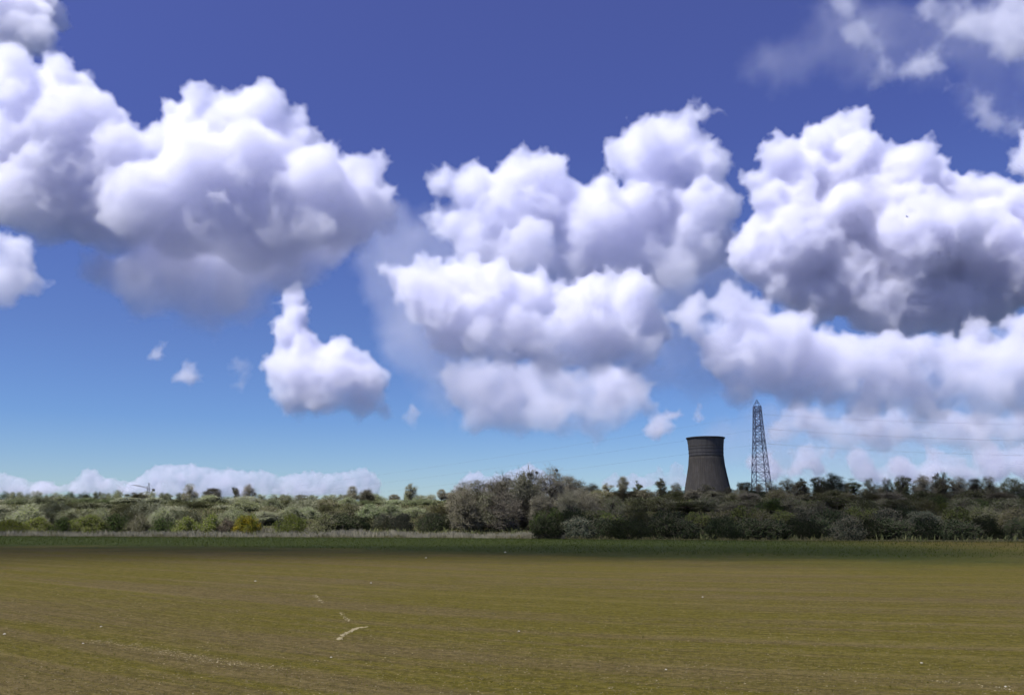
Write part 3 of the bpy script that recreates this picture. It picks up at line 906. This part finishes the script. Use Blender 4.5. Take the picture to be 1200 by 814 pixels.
WHITE = plain('pale_flint', (0.33, 0.31, 0.25), rough=.7)
for i, (px, py, s) in enumerate([(19, 735, .07), (129, 727, .06), (110, 745, .05), (303, 678, .10), (437, 680, .10), (500, 652, .16), (592, 645, .22), (1066, 766, .06), (775, 773, .05), (1159, 791, .05),
                               (608, 732, .06), (180, 803, .04), (266, 808, .04), (219, 802, .04), (820, 695, .08), (394, 760, .05)]):
    Y = 4 * F / (py - 612)
    rr = random.Random(i)
    bm = bmesh.new()
    bmesh.ops.create_icosphere(bm, subdivisions=2, radius=s * .7)
    for v in bm.verts:
        v.co *= 1 + .35 * mnoise.noise(v.co * (1.3 / s) + Vector((i * 3.1, 0, 0)))
        v.co.z *= .6
    me = bpy.data.meshes.new('stone'); bm.to_mesh(me); bm.free(); me.materials.append(WHITE)
    o = link('stone', me); x = xof(px, Y); o.location = (x, Y, gz(x, Y) + s * .25); o.rotation_euler = (0, 0, rr.uniform(0, 6))
    tag(o, 'single pale stone lying on the open ploughed field', 'stone', 'pale stones scattered on the field')


# ------------------------------------------------------------------ cooling tower
def ring_mesh(name, prof, mats, seg=96, closed=False, mi=None):
    V, Fc, M = [], [], []
    n = len(prof)
    for r, z in prof:
        for i in range(seg):
            a = 2 * PI * i / seg
            V.append((r * math.cos(a), r * math.sin(a), z))
    for k in range(n if closed else n - 1):
        for i in range(seg):
            j = (i + 1) % seg; k2 = (k + 1) % n
            Fc.append((k * seg + i, k * seg + j, k2 * seg + j, k2 * seg + i))
    return mesh_np(name, V, Fc, mats, smooth=True)


def tower():
    Y = 650; k = Y / F
    x = at(828, 545, Y).x; z = gz(x, Y) - .5
    top = zof(512.5, Y) - z
    root = empty('cooling_tower', (x, Y, z))
    tag(root, 'dark waisted concrete cooling tower rising behind the trees', 'cooling tower')
    m = NT('old_concrete')
    o = m.obj()
    streak = m.noise(m.mapping(o, scale=(1, 1, .05)), .55, 5, .65)
    blot = m.noise(o, .22, 4, .6)
    zz = m.n('SeparateXYZ'); m.put(zz.inputs[0], o)
    course = m.math('FRACT', m.math('MULTIPLY', zz.outputs[2], 1 / 1.3))
    joint = m.step(course, .12, .0)
    col = m.mix(m.step(streak, .35, .68), (0.086, 0.077, 0.062, 1), (0.120, 0.107, 0.087, 1))
    col = m.mix(m.math('MULTIPLY', m.step(blot, .45, .7), .5), col, (0.075, 0.070, 0.064, 1))
    col = m.mix(m.math('MULTIPLY', joint, .35), col, (0.04, 0.037, 0.033, 1))
    m.bsdf(col, .95, m.bump(joint, .4, -.06), spec=.05)
    conc = m.m
    light = NT('upper_concrete')
    o = light.obj()
    st = light.noise(light.mapping(o, scale=(1, 1, .12)), .6, 4, .6)
    zz = light.n('SeparateXYZ'); light.put(zz.inputs[0], o)
    cr = light.math('FRACT', light.math('MULTIPLY', zz.outputs[2], 1 / 1.6))
    col = light.mix(light.step(st, .3, .7), (0.088, 0.082, 0.073, 1), (0.117, 0.109, 0.097, 1))
    col = light.mix(light.math('MULTIPLY', light.step(cr, .2, .05), .35), col, (0.05, 0.05, 0.055, 1))
    light.bsdf(col, .9, spec=.1)
    dark = plain('dark_band', (0.068, 0.064, 0.060))
    rad = lambda py: np.interp(py, [512.5, 517, 522, 528, 535, 545, 556, 572, 590], [21.5, 20.9, 20.3, 19.9, 19.8, 20.7, 22.6, 25.7, 29.0]) * k
    zs = lambda py: zof(py, Y) - z
    low = [py for py in np.linspace(590, 535, 24)]
    out = [(rad(p), max(-.5, zs(p))) for p in low]
    link('lower_shell', ring_mesh('lower_shell', out + [(r - .9, q) for r, q in out[::-1]], [conc], closed=True), root)
    hi = [py for py in np.linspace(534.9, 514, 14)]
    out = [(rad(p) + .05, zs(p)) for p in hi]
    link('upper_shell', ring_mesh('upper_shell', out + [(r - .7, q) for r, q in out[::-1]], [light.m], closed=True), root)
    r = rad(513); q = zs(514)
    link('rim', ring_mesh('rim', [(r - .6, q), (r + .55, q), (r + .65, q + .35), (r + .6, q + .85), (r - .6, q + .85)], [dark], closed=True), root)
    for nm, py, hh, pr in (('ring_band', 523.2, .5, .14), ('ring_band', 535.2, .3, .12)):
        r = rad(py); q = zs(py)
        link(nm, ring_mesh(nm, [(r - .1, q), (r + pr, q), (r + pr, q + hh), (r - .1, q + hh)], [conc], closed=True), root)
    # vertical ribs of the lower shell: one mesh, a pattern of its surface
    V, Fc = [], []
    for i in range(56):
        a = 2 * PI * i / 56
        ca, sa = math.cos(a), math.sin(a)
        b = len(V)
        zr = [p for p in low]
        for p in zr:
            rr = rad(p); q = max(-.5, zs(p))
            for off, tw in ((-.05, -.2), (.16, -.14), (.16, .14), (-.05, .2)):
                V.append(((rr + off) * ca - tw * sa, (rr + off) * sa + tw * ca, q))
        for s in range(len(zr) - 1):
            for j in range(3):
                Fc.append((b + s * 4 + j, b + s * 4 + j + 1, b + s * 4 + j + 5, b + s * 4 + j + 4))
    link('ribs', mesh_np('ribs', V, Fc, [conc]), root)
    # panels between the bands of the upper shell
    V, Fc = [], []
    for i in range(72):
        a = 2 * PI * i / 72
        for py in (526.5, 531):
            rr = rad(py) + .07; q = zs(py); wd = .42; hh = .55
            ca, sa = math.cos(a), math.sin(a); b = len(V)
            for tw, dz in ((-wd, 0), (wd, 0), (wd, hh), (-wd, hh)):
                for off in (0, .12):
                    V.append(((rr + off) * ca - tw * sa, (rr + off) * sa + tw * ca, q + dz))
            Fc += [(b + 1, b + 3, b + 5, b + 7), (b, b + 1, b + 3, b + 2), (b + 2, b + 3, b + 5, b + 4), (b + 4, b + 5, b + 7, b + 6), (b + 6, b + 7, b + 1, b)]
    link('vents', mesh_np('vents', V, Fc, [dark]), root)


tower()


# ------------------------------------------------------------------ pylon and wires
STEEL = plain('galvanised_steel', (0.10, 0.107, 0.15), rough=.6, spec=.4)
INSUL = plain('glass_insulator', (0.06, 0.10, 0.09), rough=.3, spec=.5)
WIRE = plain('aluminium_wire', (0.09, 0.09, 0.10), rough=.6)


def bars(name, segs, parent, mat):
    V, Fc = [], []
    for p, q, r in segs: tube(V, Fc, Vector(p), Vector(q), r, r, 4)
    return link(name, mesh_np(name, V, Fc, [mat]), parent)


def pylon():
    Y = 500; k = Y / F
    x = at(889.5, 520, Y).x; z = gz(x, Y) - .3
    zz = lambda py: zof(py, Y) - z
    root = empty('pylon', (x, Y, z))
    tag(root, 'tall tapering steel lattice pylon right of the cooling tower', 'pylon')
    prof = [(zz(p), w_ * k) for p, w_ in ((590, 11.6), (573, 10.6), (563, 9.8), (553, 9.1), (544, 8.5), (535, 7.9), (525, 7.2), (517, 6.6), (509, 6.1), (502, 5.7), (495, 5.3), (488, 4.9), (482, 4.6), (476, 4.2))]
    prof[0] = (0.0, prof[0][1])
    rot = math.radians(4)
    cs, sn = math.cos(rot), math.sin(rot)
    R = lambda a, b, c: (a * cs - b * sn, a * sn + b * cs, c)
    cor = lambda i: [R(sx * prof[i][1] / 1.18, sy * prof[i][1] / 1.18, prof[i][0]) for sx, sy in ((-1, -1), (1, -1), (1, 1), (-1, 1))]
    C = [cor(i) for i in range(len(prof))]
    for j in range(4):
        bars('leg', [(C[i][j], C[i + 1][j], .25 if i < 7 else .23) for i in range(len(C) - 1)], root, STEEL)
    lat = []
    for i in range(len(C) - 1):
        for j in range(4):
            j2 = (j + 1) % 4
            lat += [(C[i][j], C[i + 1][j2], .15), (C[i][j2], C[i + 1][j], .15), (C[i + 1][j], C[i + 1][j2], .14)]
            if i >= 6:
                m1 = tuple((Vector(C[i][j]) + Vector(C[i + 1][j])) / 2); m2 = tuple((Vector(C[i][j2]) + Vector(C[i + 1][j2])) / 2)
                lat.append((m1, m2, .07))
    bars('lattice', lat, root, STEEL)
    tip = (0, 0, zz(468))
    bars('peak', [(c, tip, .13) for c in C[-1]] + [(tuple((Vector(c) + Vector(tip)) / 2), tuple((Vector(C[-1][(j + 1) % 4]) + Vector(tip)) / 2), .08) for j, c in enumerate(C[-1])], root, STEEL)
    ends = []
    for lev, py in enumerate((484, 501, 518)):
        zl = zz(py)
        hw = float(np.interp(zl, [p[0] for p in prof], [p[1] for p in prof])) / 1.18
        ln = (5.0, 6.4, 5.6)[lev]
        for sgn in (-1, 1):
            e = R(0, sgn * (hw + ln), zl + .3)
            seg = []
            for sx in (-1, 1):
                a, b = R(sx * hw, sgn * hw, zl), R(sx * hw, sgn * hw, zl + 2.3)
                seg += [(a, e, .10), (b, e, .10)]
                for t in (.25, .5, .75):
                    seg.append((tuple(Vector(a).lerp(Vector(e), t)), tuple(Vector(b).lerp(Vector(e), t)), .06))
                    seg.append((tuple(Vector(a).lerp(Vector(e), t)), tuple(Vector(b).lerp(Vector(e), t - .25)), .06))
            bars('cross_arm', seg, root, STEEL)
            V, Fc = [], []
            p = Vector(e)
            tube(V, Fc, p, p + Vector((0, 0, -1.7)), .05, .05, 5)
            for d in range(9):
                c = p + Vector((0, 0, -.25 - d * .16))
                tube(V, Fc, c, c + Vector((0, 0, -.07)), .16, .07, 8)
            link('insulator', mesh_np('insulator', V, Fc, [INSUL]), root)
            if sgn < 0: ends.append(Vector((x, Y, z)) + p + Vector((0, 0, -1.72)))
    # a climbing sign plate low on the lattice, seen as a pale patch
    return ends


ENDS = pylon()


def wire(name, a, b, sag, r, label):
    cu = bpy.data.curves.new(name, 'CURVE')
    cu.dimensions = '3D'; cu.bevel_depth = r; cu.bevel_resolution = 0
    sp = cu.splines.new('POLY'); n = 60
    sp.points.add(n)
    for i in range(n + 1):
        t = i / n
        p = a.lerp(b, t); p.z -= sag * 4 * t * (1 - t)
        sp.points[i].co = (*p, 1)
    cu.materials.append(WIRE)
    o = link(name, cu)
    tag(o, label, 'power line', 'power line wires')


RIGHT = [(1330, 497, 470), (1330, 517, 465), (1330, 534, 465)]
LEFT = [(120, 590, 1500), (110, 594, 1480), (100, 598, 1490)]
for i, lev in enumerate(('top', 'middle', 'lowest')):
    wire('power_wire', ENDS[i], at(*RIGHT[i]), 2.0, .045, lev + ' wire running right from the pylon to the edge of the photo')
    wire('power_wire', ENDS[i], at(*LEFT[i]), 9 + i, .024, lev + ' wire running left from the pylon and sinking behind the trees')


# ------------------------------------------------------------------ far crane, nests, bird
def crane():
    Y = 820; k = Y / F
    x = xof(171, Y); z = gz(x, Y)
    root = empty('crane', (x, Y, z))
    tag(root, 'far off crane with a slanting boom over the left trees', 'crane')
    hz = zof(572, Y) - z
    topz = zof(565.5, Y) - z
    seg = []
    s = .9
    q = int(hz / 2.4)
    for i in range(q):
        z0, z1 = hz * i / q, hz * (i + 1) / q
        cc = ((-s, -s), (s, -s), (s, s), (-s, s))
        for j in range(4):
            a, b = cc[j], cc[(j + 1) % 4]
            seg += [((*a, z0), (*a, z1), .16), ((*a, z0), (*b, z1), .1)]
    bars('mast', seg, root, TWIG_DARK)
    bars('mast_top', [((-s, 0, hz), (0, 0, topz), .22), ((s, 0, hz), (0, 0, topz), .22)], root, TWIG_DARK)
    jx, jz = -20 * k, zof(567.6, Y) - z
    seg = []
    for off in (-.6, .6): seg.append(((0, off, hz), (jx, 0, jz), .2))
    seg.append(((0, 0, hz + 1.3), (jx, 0, jz), .16))
    for i in range(10):
        t = i / 10
        p = Vector((0, -.6, hz)).lerp(Vector((jx, 0, jz)), t); u = Vector((0, 0, hz + 1.3)).lerp(Vector((jx, 0, jz)), t + .05); v = Vector((0, .6, hz)).lerp(Vector((jx, 0, jz)), t + .1)
        seg += [(p, u, .08), (u, v, .08), (p, v, .08)]
    bars('boom', seg, root, TWIG_DARK)
    bars('counter_boom', [((0, -.5, hz), (5.5, -.5, hz - .7), .18), ((0, .5, hz), (5.5, .5, hz - .7), .18)], root, TWIG_DARK)
    bm = bmesh.new()
    bmesh.ops.create_cube(bm, size=1)
    bmesh.ops.scale(bm, vec=(2.0, 1.6, 1.9), verts=bm.verts)
    bmesh.ops.bevel(bm, geom=bm.edges[:], offset=.15, segments=1)
    bmesh.ops.translate(bm, vec=(4.6, 0, hz - 1.5), verts=bm.verts)
    me = bpy.data.meshes.new('counterweight'); bm.to_mesh(me); bm.free(); me.materials.append(TWIG_DARK)
    link('counterweight', me, root)
    bars('tie_line', [((0, 0, topz), (jx * .8, 0, hz + (jz - hz) * .8), .07), ((0, 0, topz), (5.3, 0, hz - .6), .07)], root, WIRE)


crane()


def nest(px, py, size, Y, label):
    rnd = random.Random(int(px * 7))
    R = size * Y / F
    V, Fc, mi = crown_arrays(rnd, [(Vector((0, 0, 0)), R * .7), (Vector((R * .8, 0, -R * .5)), R * .5), (Vector((-R * .6, 0, -R * .2)), R * .5), (Vector((R * .2, 0, -R * 1.1)), R * .5)], 60, 30, R * 1.2, .05, R * .14, up=0)
    o = link('nest', mesh_np('nest', V, Fc, [BARK, LEAF_OLIVE], mi))
    o.location = at(px, py, Y)
    tag(o, label, 'nest', 'dark clumps in the treetops')


nest(621, 555, 2.3, 313, 'bigger dark nest clump in the top of the broad domed tree')
nest(629, 553, 1.3, 314, 'smaller dark nest clump at the right of the bigger nest')
nest(652, 550, 1.4, 316, 'small dark clump at the tip of the tallest middle tree')
nest(274, 572, 1.9, 505, 'dark clump in the twigs left of the reddish round tree')


def bird():
    Y = 95
    o = at(1063, 254, Y)
    root = empty('bird', o)
    tag(root, 'tiny dark bird flying in front of the giant right cumulus', 'bird')
    m = plain('dark_feathers', (.03, .03, .032))
    bm = bmesh.new()
    prof = [(-.13, .004), (-.09, .018), (-.03, .03), (.03, .034), (.08, .024), (.105, .022), (.125, .014), (.15, .003)]
    rows = []
    for X, r in prof:
        rows.append([bm.verts.new((X, r * math.cos(a * PI / 4), r * .9 * math.sin(a * PI / 4) + .002)) for a in range(8)])
    for a, b in zip(rows, rows[1:]):
        for i in range(8): bm.faces.new((a[i], a[(i + 1) % 8], b[(i + 1) % 8], b[i]))
    bm.faces.new(rows[0][::-1]); bm.faces.new(rows[-1])
    tl = [bm.verts.new(v) for v in ((-.12, -.012, 0), (-.12, .012, 0), (-.21, .035, .004), (-.195, 0, .004), (-.21, -.035, .004))]
    bm.faces.new(tl)
    me = bpy.data.meshes.new('body'); bm.to_mesh(me); bm.free(); me.materials.append(m)
    body = link('body', me, root)
    for sg in (-1, 1):
        pts = [(.06, .02, .012), (-.03, .02, .012), (-.035, .13, .055), (-.05, .27, .03), (-.01, .24, .036), (.06, .13, .062)]
        V = [(a, b * sg, c) for a, b, c in pts] + [(a, b * sg, c + .006) for a, b, c in pts]
        Fc = [(0, 1, 2, 5), (5, 2, 3, 4), (6, 11, 8, 7), (11, 10, 9, 8)] + [(i, (i + 1) % 6, (i + 1) % 6 + 6, i + 6) for i in range(6)]
        link('wing', mesh_np('wing', V, Fc, [m]), root)
    root.rotation_euler = (.2, -.1, 2.4)


bird()

# ------------------------------------------------------------------ render settings
S.view_settings.view_transform = 'Standard'
S.view_settings.look = 'None'
S.view_settings.gamma = 1
S.view_settings.exposure = 0.6
S.cycles.max_bounces = 24
S.cycles.volume_bounces = 14
S.cycles.diffuse_bounces = 3
S.cycles.transparent_max_bounces = 96
S.cycles.volume_step_rate = 2.5
S.cycles.use_adaptive_sampling = True
S.cycles.adaptive_threshold = 0.05
S.cycles.use_denoising = True
